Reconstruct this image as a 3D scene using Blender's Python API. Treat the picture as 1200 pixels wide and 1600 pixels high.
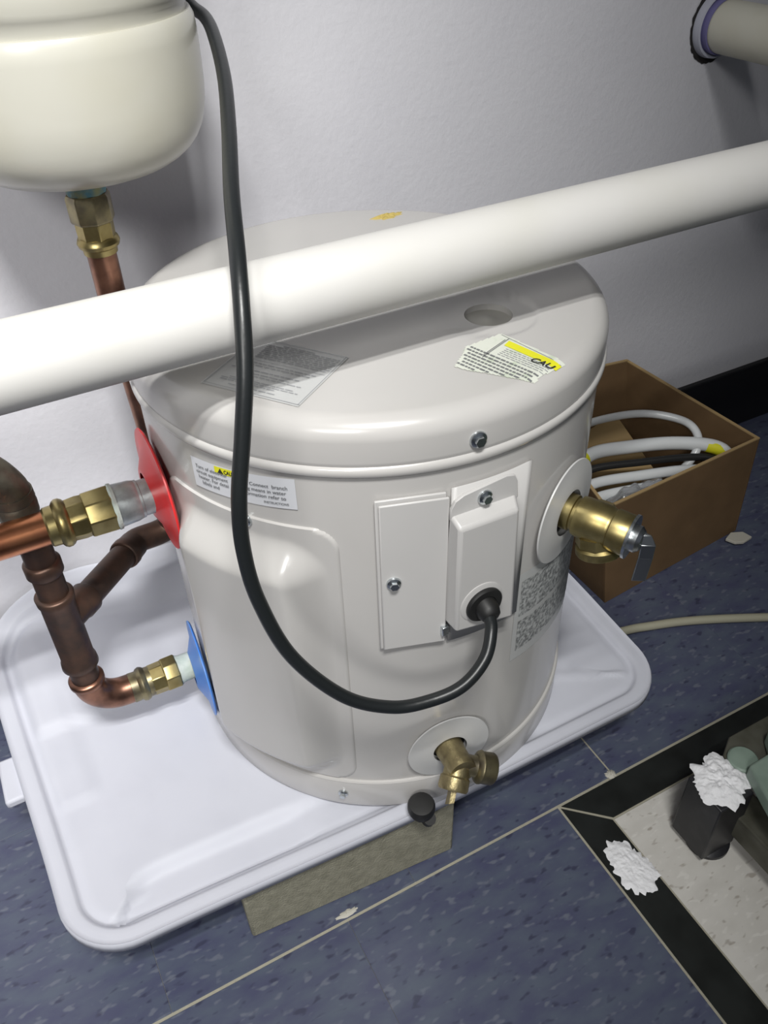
import bpy, bmesh, math, random
from mathutils import Vector, Matrix
random.seed(4)
sc = bpy.context.scene
for o in list(bpy.data.objects): bpy.data.objects.remove(o)
# ------------------------------------------------------------------ units
# all builders work in "survey units": camera at the origin, floor at z = -1.11; S turns them into metres
S = 0.9
ZF = -1.11
YW = 1.09
def P(x, y, z): return Vector((x*S, y*S, (z-ZF)*S))
# ------------------------------------------------------------------ camera
cam = bpy.data.objects.new('camera', bpy.data.cameras.new('camera')); sc.collection.objects.link(cam)
rx = Vector((0.88273322, -0.46915691, -0.02595889)); dn = Vector((-0.31620294, -0.55226471, -0.771375)); fw = Vector((0.34755973, 0.68912661, -0.6358512))
mt = Matrix((rx, -dn, -fw)).transposed().to_4x4(); mt.translation = P(0, 0, 0)
cam.matrix_world = mt
cam.data.sensor_fit = 'VERTICAL'; cam.data.sensor_height = 36; cam.data.lens = 36*1319/1600
cam.data.clip_start = 0.01
sc.camera = cam
# ------------------------------------------------------------------ light and exposure
w = bpy.data.worlds.new('room_fill'); sc.world = w; w.use_nodes = True
w.node_tree.nodes['Background'].inputs[0].default_value = (0.80, 0.86, 1.0, 1); w.node_tree.nodes['Background'].inputs[1].default_value = 0.16
sc.view_settings.view_transform = 'Standard'; sc.view_settings.look = 'None'; sc.view_settings.gamma = 1
sc.view_settings.exposure = -0.3; sc.view_settings.use_curve_mapping = False
def tube_or_fill_light(x, y, z, L, W, power, spread=63, aim=(-0.04, 0.9, -0.42)):
    l = bpy.data.lights.new('tube_or_fill_lamp', 'AREA'); l.shape = 'RECTANGLE'; l.size = L; l.size_y = W; l.energy = power; l.color = (1, 0.995, 0.97); l.spread = math.radians(spread)
    o = bpy.data.objects.new('tube_or_fill_lamp', l); o.location = P(x, y, z); sc.collection.objects.link(o)
    d = P(*aim) - o.location
    o.rotation_euler = d.to_track_quat('-Z', 'Y').to_euler()
tube_or_fill_light(-0.10, -0.40, 1.40, 0.45, 0.05, 4.7)
tube_or_fill_light(-0.10, -0.58, 1.42, 0.45, 0.05, 4.7)
tube_or_fill_light(-1.70, -1.60, 1.45, 0.9, 0.5, 12, 66, (-.75, 1.0, -.6))  # large soft lamp added as fill from the left, no known fixture

# ------------------------------------------------------------------ materials
def mat(name, col, rough=0.5, metal=0.0, spec=0.5, coat=0.0, noise=None, bump=0.0, bscale=200, trans=0, ior=1.45):
    m = bpy.data.materials.new(name); m.use_nodes = True; nt = m.node_tree; b = nt.nodes['Principled BSDF']
    b.inputs['Base Color'].default_value = (*col, 1); b.inputs['Roughness'].default_value = rough; b.inputs['Metallic'].default_value = metal
    b.inputs['Specular IOR Level'].default_value = spec; b.inputs['Coat Weight'].default_value = coat; b.inputs['Coat Roughness'].default_value = .08
    b.inputs['Transmission Weight'].default_value = trans; b.inputs['IOR'].default_value = ior
    tc = nt.nodes.new('ShaderNodeTexCoord')
    if noise:
        col2, sc_, lo, hi = noise[:4]; det = noise[4] if len(noise) > 4 else 3
        n = nt.nodes.new('ShaderNodeTexNoise'); n.inputs['Scale'].default_value = sc_; n.inputs['Detail'].default_value = det
        nt.links.new(tc.outputs['Object'], n.inputs['Vector'])
        r = nt.nodes.new('ShaderNodeValToRGB'); r.color_ramp.elements[0].position = lo; r.color_ramp.elements[1].position = hi
        r.color_ramp.elements[0].color = (*col, 1); r.color_ramp.elements[1].color = (*col2, 1)
        nt.links.new(n.outputs['Fac'], r.inputs[0]); nt.links.new(r.outputs[0], b.inputs['Base Color'])
    if bump:
        n = nt.nodes.new('ShaderNodeTexNoise'); n.inputs['Scale'].default_value = bscale; n.inputs['Detail'].default_value = 2
        nt.links.new(tc.outputs['Object'], n.inputs['Vector'])
        bp = nt.nodes.new('ShaderNodeBump'); bp.inputs['Strength'].default_value = bump; bp.inputs['Distance'].default_value = .002
        nt.links.new(n.outputs['Fac'], bp.inputs['Height']); nt.links.new(bp.outputs[0], b.inputs['Normal'])
    return m
M = {}
M['wall'] = mat('wall_paint', (.60, .595, .635), .6, bump=.25, bscale=120, noise=((.63, .625, .66), 6, .3, .7))
M['enamel'] = mat('heater_enamel', (.49, .475, .46), .24, coat=.25, noise=((.465, .455, .44), 7, .35, .7), bump=.03, bscale=40)
M['plate'] = mat('painted_plate', (.52, .51, .50), .35, noise=((.50, .49, .48), 10, .3, .7))
M['tank'] = mat('cream_enamel', (.47, .46, .405), .28, coat=.2, noise=((.45, .435, .36), 9, .45, .75))
M['pipe'] = mat('painted_pipe', (.57, .56, .54), .5, noise=((.545, .535, .50), 12, .5, .8), bump=.06, bscale=60)
M['pipe2'] = mat('painted_pipe_dull', (.52, .51, .44), .6, noise=((.47, .45, .36), 12, .4, .8), bump=.1, bscale=60)
M['pan'] = mat('white_plastic', (.54, .55, .61), .55, noise=((.51, .52, .58), 14, .45, .8), bump=.08, bscale=35)
M['plug'] = mat('grey_plug', (.40, .39, .36), .6)
M['disc'] = mat('white_escutcheon', (.53, .53, .525), .4)
M['red'] = mat('red_plastic', (.66, .022, .024), .35, noise=((.55, .025, .025), 30, .4, .8))
M['blue'] = mat('blue_plastic', (.06, .21, .66), .35, noise=((.10, .28, .70), 30, .4, .8))
M['cord'] = mat('black_rubber', (.012, .014, .015), .36, bump=.05)
M['black'] = mat('black_plastic', (.012, .012, .012), .5)
M['copper'] = mat('bright_copper', (.62, .26, .13), .30, 1.0, noise=((.45, .17, .09), 40, .4, .7))
M['copper_dark'] = mat('tarnished_copper', (.125, .072, .052), .45, .7, noise=((.07, .050, .042), 45, .35, .7), bump=.1, bscale=150)
M['copper_mid'] = mat('worn_copper', (.33, .17, .115), .36, .95, noise=((.14, .075, .055), 45, .4, .7))
M['brass'] = mat('brass', (.40, .33, .15), .36, .95, noise=((.28, .22, .09), 60, .4, .7))
M['brass_old'] = mat('old_brass', (.36, .30, .16), .42, .85, noise=((.20, .16, .09), 70, .4, .7), bump=.25, bscale=250)
M['brass_dull'] = mat('dull_bronze', (.30, .26, .15), .4, .9, noise=((.14, .12, .09), 60, .4, .7))
M['bronze_grey'] = mat('grey_bronze', (.20, .185, .145), .5, .75, noise=((.12, .105, .085), 50, .4, .7), bump=.2, bscale=200)
M['galv'] = mat('galvanised_steel', (.58, .62, .62), .38, .8, noise=((.38, .41, .41), 90, .35, .7), bump=.15, bscale=160)
M['tape'] = mat('thread_tape', (.50, .54, .50), .6, noise=((.40, .47, .42), 60, .4, .7), bump=.4, bscale=200)
M['tapeblue'] = mat('blue_green_sealant', (.10, .24, .30), .6, noise=((.30, .30, .14), 70, .4, .62), bump=.4)
M['chrome'] = mat('zinc_screw', (.62, .66, .68), .25, 1.0)
M['steel'] = mat('lever_steel', (.45, .47, .48), .3, 1.0)
M['paper'] = mat('paper_label', (.60, .61, .64), .5)
M['paper2'] = mat('worn_label', (.62, .64, .57), .55, noise=((.50, .56, .44), 90, .55, .7))
M['foil'] = mat('foil_label', (.50, .505, .50), .35, .1)
M['ink'] = mat('label_ink', (.16, .165, .17), .6)
M['inkp'] = mat('faded_ink', (.33, .335, .35), .6)
M['inkblack'] = mat('black_ink', (.02, .02, .02), .6)
M['yellow'] = mat('yellow_print', (.68, .66, .02), .5)
M['foam'] = mat('yellow_foam', (.46, .36, .11), .8, bump=.8, bscale=120)
M['concrete'] = mat('concrete', (.23, .22, .165), .95, noise=((.31, .295, .225), 90, .35, .7, 8), bump=.6, bscale=420)
M['card'] = mat('cardboard', (.165, .098, .045), .85, noise=((.135, .08, .036), 18, .35, .7), bump=.1, bscale=100)
M['cardedge'] = mat('cardboard_edge', (.34, .235, .11), .9)
M['hose'] = mat('clear_white_hose', (.66, .68, .69), .28, spec=.5, coat=.2)
M['bag'] = mat('clear_plastic_bag', (.85, .86, .88), .15, trans=.85, bump=1.0, bscale=40)
M['cable'] = mat('beige_cable', (.36, .345, .26), .6)
M['chip'] = mat('pale_chip', (.50, .48, .42), .8)
M['base'] = mat('black_baseboard', (.008, .008, .009), .5)
M['border'] = mat('black_floor_tile', (.018, .020, .019), .35, noise=((.010, .011, .010), 25, .4, .7))
M['grout'] = mat('grout', (.36, .34, .27), .95, bump=.5)
M['machine'] = mat('black_machine_paint', (.016, .016, .019), .4, noise=((.03, .03, .032), 60, .5, .8))
M['machine_grey'] = mat('greasy_grey_steel', (.12, .118, .095), .45, .3, noise=((.07, .068, .05), 30, .4, .7))
M['green'] = mat('pale_green_enamel', (.24, .31, .26), .4, noise=((.17, .23, .19), 25, .4, .75))
M['powder'] = mat('white_powder', (.84, .84, .86), 1.0, bump=1.0, bscale=160)
M['caulk'] = mat('dark_hole_edge', (.02, .018, .018), .8)
M['violet'] = mat('violet_sleeve', (.15, .14, .30), .5)
M['whitesleeve'] = mat('pale_sleeve', (.42, .43, .50), .5)
M['ceiling'] = mat('ceiling_paint', (.7, .7, .68), .9)
def foil_mat():
    m = mat('dense_grey_print', (.34, .35, .35), .4); nt = m.node_tree; b = nt.nodes['Principled BSDF']
    tc = nt.nodes['Texture Coordinate'] if 'Texture Coordinate' in nt.nodes else nt.nodes.new('ShaderNodeTexCoord')
    n = nt.nodes.new('ShaderNodeTexNoise'); n.inputs['Scale'].default_value = 260; n.inputs['Detail'].default_value = 4
    r = nt.nodes.new('ShaderNodeValToRGB'); r.color_ramp.elements[0].position = .38; r.color_ramp.elements[1].position = .62
    r.color_ramp.elements[0].color = (.16, .165, .165, 1); r.color_ramp.elements[1].color = (.46, .47, .465, 1)
    nt.links.new(tc.outputs['Object'], n.inputs[0]); nt.links.new(n.outputs['Fac'], r.inputs[0]); nt.links.new(r.outputs[0], b.inputs['Base Color'])
    return m
M['foilprint'] = foil_mat()
def tile_mat(name, c0, c1, c2, dark, base_scale, rough):
    m = bpy.data.materials.new(name); m.use_nodes = True; nt = m.node_tree; b = nt.nodes['Principled BSDF']; N = nt.nodes.new; L = nt.links.new
    tc = N('ShaderNodeTexCoord'); mp = N('ShaderNodeMapping'); mp.inputs['Rotation'].default_value[2] = math.radians(8); mp.inputs['Scale'].default_value = (1, 2.3, 1)
    L(tc.outputs['Object'], mp.inputs[0])
    def noise(s, d, src): n = N('ShaderNodeTexNoise'); n.inputs['Scale'].default_value = s; n.inputs['Detail'].default_value = d; L(src, n.inputs['Vector']); return n.outputs['Fac']
    def ramp(f, a, b_, ca, cb): r = N('ShaderNodeValToRGB'); e = r.color_ramp.elements; e[0].position = a; e[1].position = b_; e[0].color = (*ca, 1); e[1].color = (*cb, 1); L(f, r.inputs[0]); return r.outputs[0]
    def mix(f, a, c): x = N('ShaderNodeMix'); x.data_type = 'RGBA'; L(f, x.inputs[0]); L(a, x.inputs[6]); x.inputs[7].default_value = (*c, 1); return x.outputs[2]
    base = ramp(noise(base_scale*.35, 4, mp.outputs[0]), .35, .65, c0, c1)
    k = (0, 0, 0); one = (1, 1, 1)
    light = ramp(noise(base_scale, 1.5, mp.outputs[0]), .60, .69, k, one)
    o = mix(light, base, c2)
    ad = N('ShaderNodeVectorMath'); ad.operation = 'ADD'; ad.inputs[1].default_value = (7.3, 2.2, 1.1); L(mp.outputs[0], ad.inputs[0])
    dk = ramp(noise(base_scale, 1.5, ad.outputs[0]), .62, .71, k, one)
    o = mix(dk, o, dark)
    L(o, b.inputs['Base Color']); b.inputs['Roughness'].default_value = rough
    bp = N('ShaderNodeBump'); bp.inputs['Strength'].default_value = .12; bp.inputs['Distance'].default_value = .001; L(noise(90, 3, tc.outputs['Object']), bp.inputs['Height']); L(bp.outputs[0], b.inputs['Normal'])
    return m
M['tile'] = tile_mat('blue_speckled_tile', (.066, .072, .128), (.088, .106, .148), (.125, .138, .182), (.044, .048, .086), 52, .38)
M['marble'] = tile_mat('pale_speckled_tile', (.58, .56, .52), (.64, .62, .58), (.68, .66, .62), (.40, .37, .33), 60, .4)

# ------------------------------------------------------------------ mesh helpers
def ortho(d):
    d = Vector(d).normalized(); u = d.cross(Vector((0, 0, 1)))
    if u.length < 1e-3: u = d.cross(Vector((0, 1, 0)))
    u.normalize(); return u, d.cross(u).normalized(), d
class MB:
    def __init__(s): s.v = []; s.f = []
    def add(s, vs, fs):
        n = len(s.v); s.v += [Vector(v) for v in vs]; s.f += [tuple(i+n for i in f) for f in fs]; return s
    def hexa(s, c):   # 8 corners: bottom 4 (ccw), top 4
        return s.add(c, [(3, 2, 1, 0), (4, 5, 6, 7), (0, 1, 5, 4), (1, 2, 6, 5), (2, 3, 7, 6), (3, 0, 4, 7)])
    def box(s, x0, y0, z0, x1, y1, z1):
        return s.hexa([(x0, y0, z0), (x1, y0, z0), (x1, y1, z0), (x0, y1, z0), (x0, y0, z1), (x1, y0, z1), (x1, y1, z1), (x0, y1, z1)])
    def obox(s, c, ax, ay, az):     # centre and three half vectors
        c, ax, ay, az = map(Vector, (c, ax, ay, az))
        return s.hexa([c-ax-ay-az, c+ax-ay-az, c+ax+ay-az, c-ax+ay-az, c-ax-ay+az, c+ax-ay+az, c+ax+ay+az, c-ax+ay+az])
    def prism(s, poly, z0, z1):
        n = len(poly); return s.add([(x, y, z0) for x, y in poly]+[(x, y, z1) for x, y in poly], [tuple(range(n))[::-1], tuple(range(n, 2*n))]+[(i, (i+1) % n, n+(i+1) % n, n+i) for i in range(n)])
    def lathe(s, o, d, prof, n=48, cap=True, ph=0.0):
        u, v, d = ortho(d); o = Vector(o); vs = []; fs = []
        for (h, r) in prof:
            for i in range(n):
                a = 2*math.pi*i/n+ph; vs.append(o+d*h+(u*math.cos(a)+v*math.sin(a))*r)
        for k in range(len(prof)-1):
            for i in range(n):
                j = (i+1) % n; fs.append((k*n+i, k*n+j, (k+1)*n+j, (k+1)*n+i))
        if cap: fs.append(tuple(range(n))[::-1]); fs.append(tuple(range((len(prof)-1)*n, len(prof)*n)))
        return s.add(vs, fs)
    def tube(s, pts, r, n=16, sub=8, cap=True, radii=None):
        pts = [Vector(p) for p in pts]
        if sub > 1 and len(pts) > 2:
            q = []; rr = []
            ex = [2*pts[0]-pts[1]]+pts+[2*pts[-1]-pts[-2]]
            for i in range(1, len(ex)-2):
                a, b, c, d = ex[i-1:i+3]
                for k in range(sub):
                    t = k/sub; q.append(.5*((2*b)+(c-a)*t+(2*a-5*b+4*c-d)*t*t+(3*b-a-3*c+d)*t**3))
            q.append(pts[-1]); pts = q
        vs = []; fs = []; t0 = (pts[1]-pts[0]).normalized(); u, v, _ = ortho(t0); m = len(pts)
        for i, p in enumerate(pts):
            t = (pts[min(i+1, m-1)]-pts[max(i-1, 0)]).normalized()
            u = (u-t*u.dot(t)).normalized(); v = t.cross(u)
            R = r if radii is None else radii(i/(m-1))
            for k in range(n):
                a = 2*math.pi*k/n; vs.append(p+(u*math.cos(a)+v*math.sin(a))*R)
        for i in range(m-1):
            for k in range(n):
                j = (k+1) % n; fs.append((i*n+k, i*n+j, (i+1)*n+j, (i+1)*n+k))
        if cap: fs.append(tuple(range(n))[::-1]); fs.append(tuple(range((m-1)*n, m*n)))
        return s.add(vs, fs)
    def grid(s, fn, nu, nv, keep=None):
        vs = [fn(i/nu, j/nv) for j in range(nv+1) for i in range(nu+1)]
        fs = [(j*(nu+1)+i, j*(nu+1)+i+1, (j+1)*(nu+1)+i+1, (j+1)*(nu+1)+i) for j in range(nv) for i in range(nu) if keep is None or keep((i+.5)/nu, (j+.5)/nv)]
        return s.add(vs, fs)
    def build(s, name, m, parent=None, loc=None, bevel=0, smooth=35, solid=0, seg=2):
        me = bpy.data.meshes.new(name)
        o = bpy.data.objects.new(name, me)
        used = sorted({i for f in s.f for i in f}); mp = {k: i for i, k in enumerate(used)}
        W = [P(*s.v[k]) for k in used]
        if parent is None or loc is not None:
            org = P(*loc) if loc is not None else Vector(((min(p.x for p in W)+max(p.x for p in W))/2, (min(p.y for p in W)+max(p.y for p in W))/2, min(p.z for p in W)))
        else: org = parent_world(parent)
        me.from_pydata([p-org for p in W], [], [tuple(mp[i] for i in f) for f in s.f]); me.materials.append(M[m] if isinstance(m, str) else m)
        bm = bmesh.new(); bm.from_mesh(me); bmesh.ops.recalc_face_normals(bm, faces=bm.faces); bm.to_mesh(me); bm.free()
        if smooth:
            for p in me.polygons: p.use_smooth = True
            me.set_sharp_from_angle(angle=math.radians(smooth))
        sc.collection.objects.link(o); o.location = org
        if parent is not None: o.parent = parent; o.location = org-parent_world(parent)
        if solid: q = o.modifiers.new('thickness', 'SOLIDIFY'); q.thickness = solid*S; q.offset = -1
        if bevel: q = o.modifiers.new('edge', 'BEVEL'); q.width = bevel*S; q.segments = seg; q.limit_method = 'ANGLE'; q.angle_limit = .6
        return o
def parent_world(p):
    v = p.location.copy()
    while p.parent is not None: p = p.parent; v += p.location
    return v
def empty(name, x, y, z, label, cat, group=None):
    o = bpy.data.objects.new(name, None); o.empty_display_size = .05; o.location = P(x, y, z); sc.collection.objects.link(o)
    o['label'] = label; o['category'] = cat
    if group: o['group'] = group
    return o
def tag(o, label, cat, group=None, kind=None):
    o['label'] = label; o['category'] = cat
    if group: o['group'] = group
    if kind: o['kind'] = kind
    return o
def struct(o): o['kind'] = 'structure'; return o
def sm(a, b, x): t = max(0, min(1, (x-a)/(b-a))); return t*t*(3-2*t)
def text_mb(body, size, place, shear=0, bold=0.0):
    c = bpy.data.curves.new('lettering', 'FONT'); c.body = body; c.size = 1; c.shear = shear; c.offset = bold; c.resolution_u = 3
    o = bpy.data.objects.new('lettering', c); sc.collection.objects.link(o); bpy.context.view_layer.update()
    me = bpy.data.meshes.new_from_object(o.evaluated_get(bpy.context.evaluated_depsgraph_get()))
    mb = MB(); mb.add([place(v.co.x*size, v.co.y*size) for v in me.vertices], [tuple(p.vertices) for p in me.polygons])
    bpy.data.objects.remove(o); bpy.data.curves.remove(c); bpy.data.meshes.remove(me)
    return mb

# ------------------------------------------------------------------ room shell
o = struct(MB().box(-2.6, YW, ZF, 3.4, YW+.12, 1.7).build('wall_back', 'wall', smooth=0))
struct(MB().box(-2.7, -2.6, ZF, -2.6, YW+.12, 1.7).build('wall_left', 'wall', smooth=0))
struct(MB().box(3.4, -2.6, ZF, 3.5, YW+.12, 1.7).build('wall_right', 'wall', smooth=0))
struct(MB().box(-2.7, -2.7, 1.7, 3.5, YW+.12, 1.8).build('ceiling', 'ceiling', smooth=0))
struct(MB().box(-2.6, YW-.014, ZF, 3.4, YW-.0005, -.953).build('baseboard_back', 'base', bevel=.003))
floor = struct(MB().box(-2.7, -2.7, ZF-.06, 3.5, YW+.12, ZF-.0010).build('floor', 'grout', smooth=0))
T = .338; G = .0028
BX0, BX1 = .511, .568; BY1, BY0 = .487, .434      # black border strip: outer left, inner left, outer back, inner back
def tile(x0, y0, x1, y1, m='tile', name='tile', gl=.00015, gr=.00015, gf=.00015, gb=.00015):
    if x1-x0 < .01 or y1-y0 < .01: return
    MB().box(x0+gl, y0+gf, ZF-.01, x1-gr, y1-gb, ZF).build(name, m, floor, loc=((x0+x1)/2, (y0+y1)/2, ZF), bevel=.0004, smooth=0, seg=1)
xs = [.613+T*k for k in range(-6, 8)]
for j in range(2):
    y0 = BY1+T*j; y1 = min(BY1+T*(j+1), YW)
    for k in range(len(xs)-1): tile(xs[k], y0, xs[k+1], y1, gf=G*.9 if j == 0 else .00015, gl=.0026 if k == 6 else .00015)
xs = [BX0-T*k for k in range(0, 6)]
for j in range(5):
    for k in range(5): tile(xs[k+1], BY1-T*(j+1), xs[k], BY1-T*j, gb=G*.5 if j == 0 else .00015, gr=.0018 if k == 0 else .00015)
for j in range(4):
    for k in range(6): tile(BX1+T*k, BY0-T*(j+1), BX1+T*(k+1), BY0-T*j, 'marble', gl=.0012, gb=.0012)
g = .0018
MB().prism([(BX0+g*2.5, BY1-g), (BX1+g, BY0+g), (2.6, BY0+g), (2.6, BY1-g)], ZF-.01, ZF+.0002).build('border_tile', 'border', floor, loc=(1.5, .46, ZF), bevel=0, smooth=0)
MB().prism([(BX0+g, BY1-g*2.5), (BX0+g, -.9), (BX1-g, -.9), (BX1-g, BY0-g*.5)], ZF-.01, ZF+.0002).build('border_tile', 'border', floor, loc=(.54, -.2, ZF), bevel=0, smooth=0)
# broken grout and chips on the joints
def blob(cx_, cy_, rx_, ry_, h, seed, n=26, rings=7, z=ZF, jag=.25, rough=.5):
    rnd = random.Random(seed); k = [1+jag*(rnd.random()-.5)*2*(.5 if i % 2 else 1) for i in range(n)]
    mb = MB(); vs = [(cx_, cy_, z+h)]; fs = []
    for r_ in range(1, rings+1):
        t = r_/rings
        for i in range(n):
            a = 2*math.pi*i/n; q = 1+(k[i]-1)*t
            hh = h*(1-t**2.2)*(1+rough*(rnd.random()-.5)) if r_ < rings else 0
            vs.append((cx_+rx_*t*q*math.cos(a), cy_+ry_*t*q*math.sin(a), z+max(0, hh)))
    for i in range(n): fs.append((0, 1+i, 1+(i+1) % n))
    for r_ in range(rings-1):
        for i in range(n):
            a = 1+r_*n+i; b_ = 1+r_*n+(i+1) % n; fs.append((a, a+n, b_+n, b_))
    return mb.add(vs, fs)
from mathutils import noise as mnoise
def heap(cx_, cy_, rx_, ry_, h, seed, z):
    n = 90; K = 26; vs = [(cx_, cy_, z+h)]; fs = []
    for k in range(1, K+1):
        t = k/K
        for i in range(n):
            a = 2*math.pi*i/n; c_, s_ = math.cos(a), math.sin(a)
            e = .85+.32*mnoise.noise(Vector((c_*1.3, s_*1.3, seed)))+.20*mnoise.noise(Vector((c_*4, s_*4, seed+5)))+.10*mnoise.noise(Vector((c_*11, s_*11, seed+9)))
            e = 1+(e-1)*t**1.5; x, y = rx_*t*e*c_, ry_*t*e*s_
            q = mnoise.noise(Vector((x*90, y*90, seed)))*.45+mnoise.noise(Vector((x*260, y*260, seed)))*.25
            hh = max(0, h*(1-t**3)*(.75+q)) if k < K else 0
            vs.append((cx_+x, cy_+y, z+hh))
    for i in range(n): fs.append((0, 1+i, 1+(i+1) % n))
    for k in range(K-1):
        for i in range(n): a = 1+k*n+i; b_ = 1+k*n+(i+1) % n; fs.append((a, a+n, b_+n, b_))
    return MB().add(vs, fs)
c1 = blob(.612, .4925, .0085, .007, .003, 3); c1.build('grout_chip', 'chip', floor)
c2 = blob(.176, .4955, .016, .0045, .0015, 9); c2.build('grout_chip', 'chip', floor)

# ------------------------------------------------------------------ concrete block
bl = MB(); ca, sa = math.cos(math.radians(-4)), math.sin(math.radians(-4))
def bp(a, b, z): return (.0555+a*ca-b*sa, .5245+a*sa+b*ca, z)
nb = 14
bl.grid(lambda u, v: bp(u*.289, 0, ZF+v*.124), 1, 1)
bl = MB().hexa([bp(0, 0, ZF+.001), bp(.289, 0, ZF+.001), bp(.289, .40, ZF+.001), bp(0, .40, ZF+.001), bp(0, 0, -.986), bp(.289, 0, -.986), bp(.289, .40, -.986), bp(0, .40, -.986)])
o = bl.build('concrete_block', 'concrete', bevel=.004)
tag(o, 'tan concrete block under the front edge of the white drip pan', 'block')

# ------------------------------------------------------------------ drip pan
PX0, PX1, PY0, PY1 = -.160, .716, .497, 1.082
def pan_z(x, y, d):
    z = -.9675
    if d < .004: z = -.9655
    # rim and groove near the edge
    rim = 1-sm(.020, .027, d); z += .0045*rim
    z -= .002*(sm(.020, .027, d)-sm(.030, .040, d))
    # sunken margin along the front, ending in a diagonal crease
    fm = (sm(.028, .036, y-PY0))*(1-sm(.070, .092, y-PY0 - .0*x))
    diag = sm(-.004, .004, (x-(-.105))-(y-.53)*.92)
    endr = 1-sm(.150, .158, x)
    z -= .012*fm*diag*endr
    endr2 = 1-sm(.46, .50, x)
    z -= .006*fm*(1-endr)*endr2
    # little ridge running to the front right corner
    rr = abs((y-.60)+(x-.56)*.45); z += .003*(1-sm(0, .007, rr))*sm(.50, .54, x)*(1-sm(.66, .69, x))
    # folds at the left where the back half rides up
    lf = 1-sm(.0, .10, x)
    z += .010*sm(.845, .858, y)*lf*sm(.03, .05, d) + .004*sm(.716, .724, y)*(1-sm(-.09, -.06, x))*sm(.03, .045, d)
    # back side bent upwards against the wall
    z += (.060*sm(1.018, 1.078, y) + .012*sm(.88, 1.02, y)*lf)*(.35+.65*sm(-.16, -.02, x))
    return z
def pan_ring(d, n=240):
    x0, x1, y0, y1 = PX0+d, PX1-d, PY0+d, PY1-d
    r = max(.004, .078-d); pts = []
    per = n//4
    for (cx_, cy_, a0) in ((x1-r, y1-r, 0), (x0+r, y1-r, 90), (x0+r, y0+r, 180), (x1-r, y0+r, 270)):
        for k in range(12): a = math.radians(a0+90*k/11); pts.append((cx_+r*math.cos(a), cy_+r*math.sin(a)))
        # straight part to the next corner
        nx = {0: (x0+r, y1), 90: (x0, y0+r), 180: (x1-r, y0), 270: (x1, y1-r)}[a0]; a = pts[-1]
        for k in range(1, per-12+1): t = k/(per-12+1); pts.append((a[0]+(nx[0]-a[0])*t, a[1]+(nx[1]-a[1])*t))
    return pts
ds = [0, .0015, .004, .008, .014, .019, .0215, .024, .027, .0295, .032, .036, .040]
d = .045
while d < .28: ds.append(d); d += .0045 if d < .12 else .008
ds.append(.2885)
pm = MB(); rings = [pan_ring(d) for d in ds]; n = len(rings[0]); vs = []; fs = []
vs += [(x, y, pan_z(x, y, 0)-.015) for x, y in rings[0]]
for d, rg in zip(ds, rings): vs += [(x, y, pan_z(x, y, d)-(.002 if d == 0 else 0)) for x, y in rg]
for k in range(len(ds)):
    for i in range(n): j = (i+1) % n; fs.append((k*n+i, k*n+j, (k+1)*n+j, (k+1)*n+i))
vs = [(x+.022*(1-sm(PY0, PY1, y))*(1-sm(PX0, .2, x))-.012*(1-sm(PY0, PY0+.3, y))*sm(.5, PX1, x), y+.018*(1-sm(PX0, .40, x))*(1-sm(PY0, PY0+.35, y)), z) for x, y, z in vs]
pm.add(vs, fs)
pan = empty('drip_pan', .28, .8, -.975, 'white plastic rectangular tray under the floor-standing water heater', 'tray')
pm.build('tray', 'pan', pan, smooth=60, solid=.0022)
tb = MB(); tb.box(-.172, .770, -.983, -.146, .842, -.9685); tb.build('tab', 'pan', pan, bevel=.004)

# ------------------------------------------------------------------ water heater
CX, CY = .3692, .7595; R = .2535
def cyl(a, z, r=R): a = math.radians(a); return Vector((CX+r*math.cos(a), CY+r*math.sin(a), z))
wh = empty('water_heater', CX, CY, -.966, 'squat round off-white electric water heater standing in the white tray', 'water heater')
UP = (0, 0, 1)
MB().lathe((CX, CY, -.96), UP, [(0, .230), (0, R), (.05, R), (.525, R), (.525, .20)], 160).build('body', 'enamel', wh, smooth=40)
MB().lathe((CX, CY, -.966), UP, [(0, .235), (0, .2555), (.003, .257), (.046, .257), (.0485, .2562), (.050, .2575), (.052, .2562), (.053, R-.001), (.053, .24)], 160, cap=False).build('base_ring', 'enamel', wh, smooth=40)
MB().lathe((CX, CY, -.447), UP, [(0, R-.002), (.001, .2565), (.004, .2585), (.008, .2588), (.0115, .2575), (.013, .2545)], 160, cap=False).build('seam_bead', 'enamel', wh, smooth=60)
LT = -.3895
def lid_z(r):
    if r <= .236: return LT
    t = min(1, (r-.236)/(.2565-.236)); return LT-.020*(1-math.sqrt(max(0, 1-t*t)))
prof = [(-.436, .2545), (-.4335, .2562), (-.43, .2565)]
for k in range(13): a = math.pi/2*k/12; prof.append((LT-.020+.020*math.sin(a), .236+.0205*math.cos(a)))
prof += [(LT, .20)]
HX, HY, HR = .453, .649, .0245
lid = MB().lathe((CX, CY, 0), UP, [(h, r) for h, r in prof], 160, cap=False)
# flat middle of the lid as a disc of quads around the hole
def lidtop():
    vs = []; fs = []; n = 160; K = 16
    for k in range(K+1):
        t = k/K
        for i in range(n):
            a = 2*math.pi*i/n; o_ = Vector((CX+.20*math.cos(a), CY+.20*math.sin(a)))
            # hole lies inside the .15 disc: blend from outer circle to hole rim
            a2 = a; h_ = Vector((HX+HR*math.cos(a2), HY+HR*math.sin(a2)))
            p = h_*t+o_*(1-t); dd = (p-Vector((HX, HY))).length
            z = LT-.0022*(1-sm(.046, .052, dd))
            vs.append((p.x, p.y, z))
    m = len(vs)
    for i in range(n): a = 2*math.pi*i/n; vs.append((HX+HR*math.cos(a), HY+HR*math.sin(a), LT-.012))
    for k in range(K+1):
        for i in range(n): j = (i+1) % n; fs.append((k*n+i, k*n+j, (k+1)*n+j, (k+1)*n+i))
    return vs, fs
lid.add(*lidtop())
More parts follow.
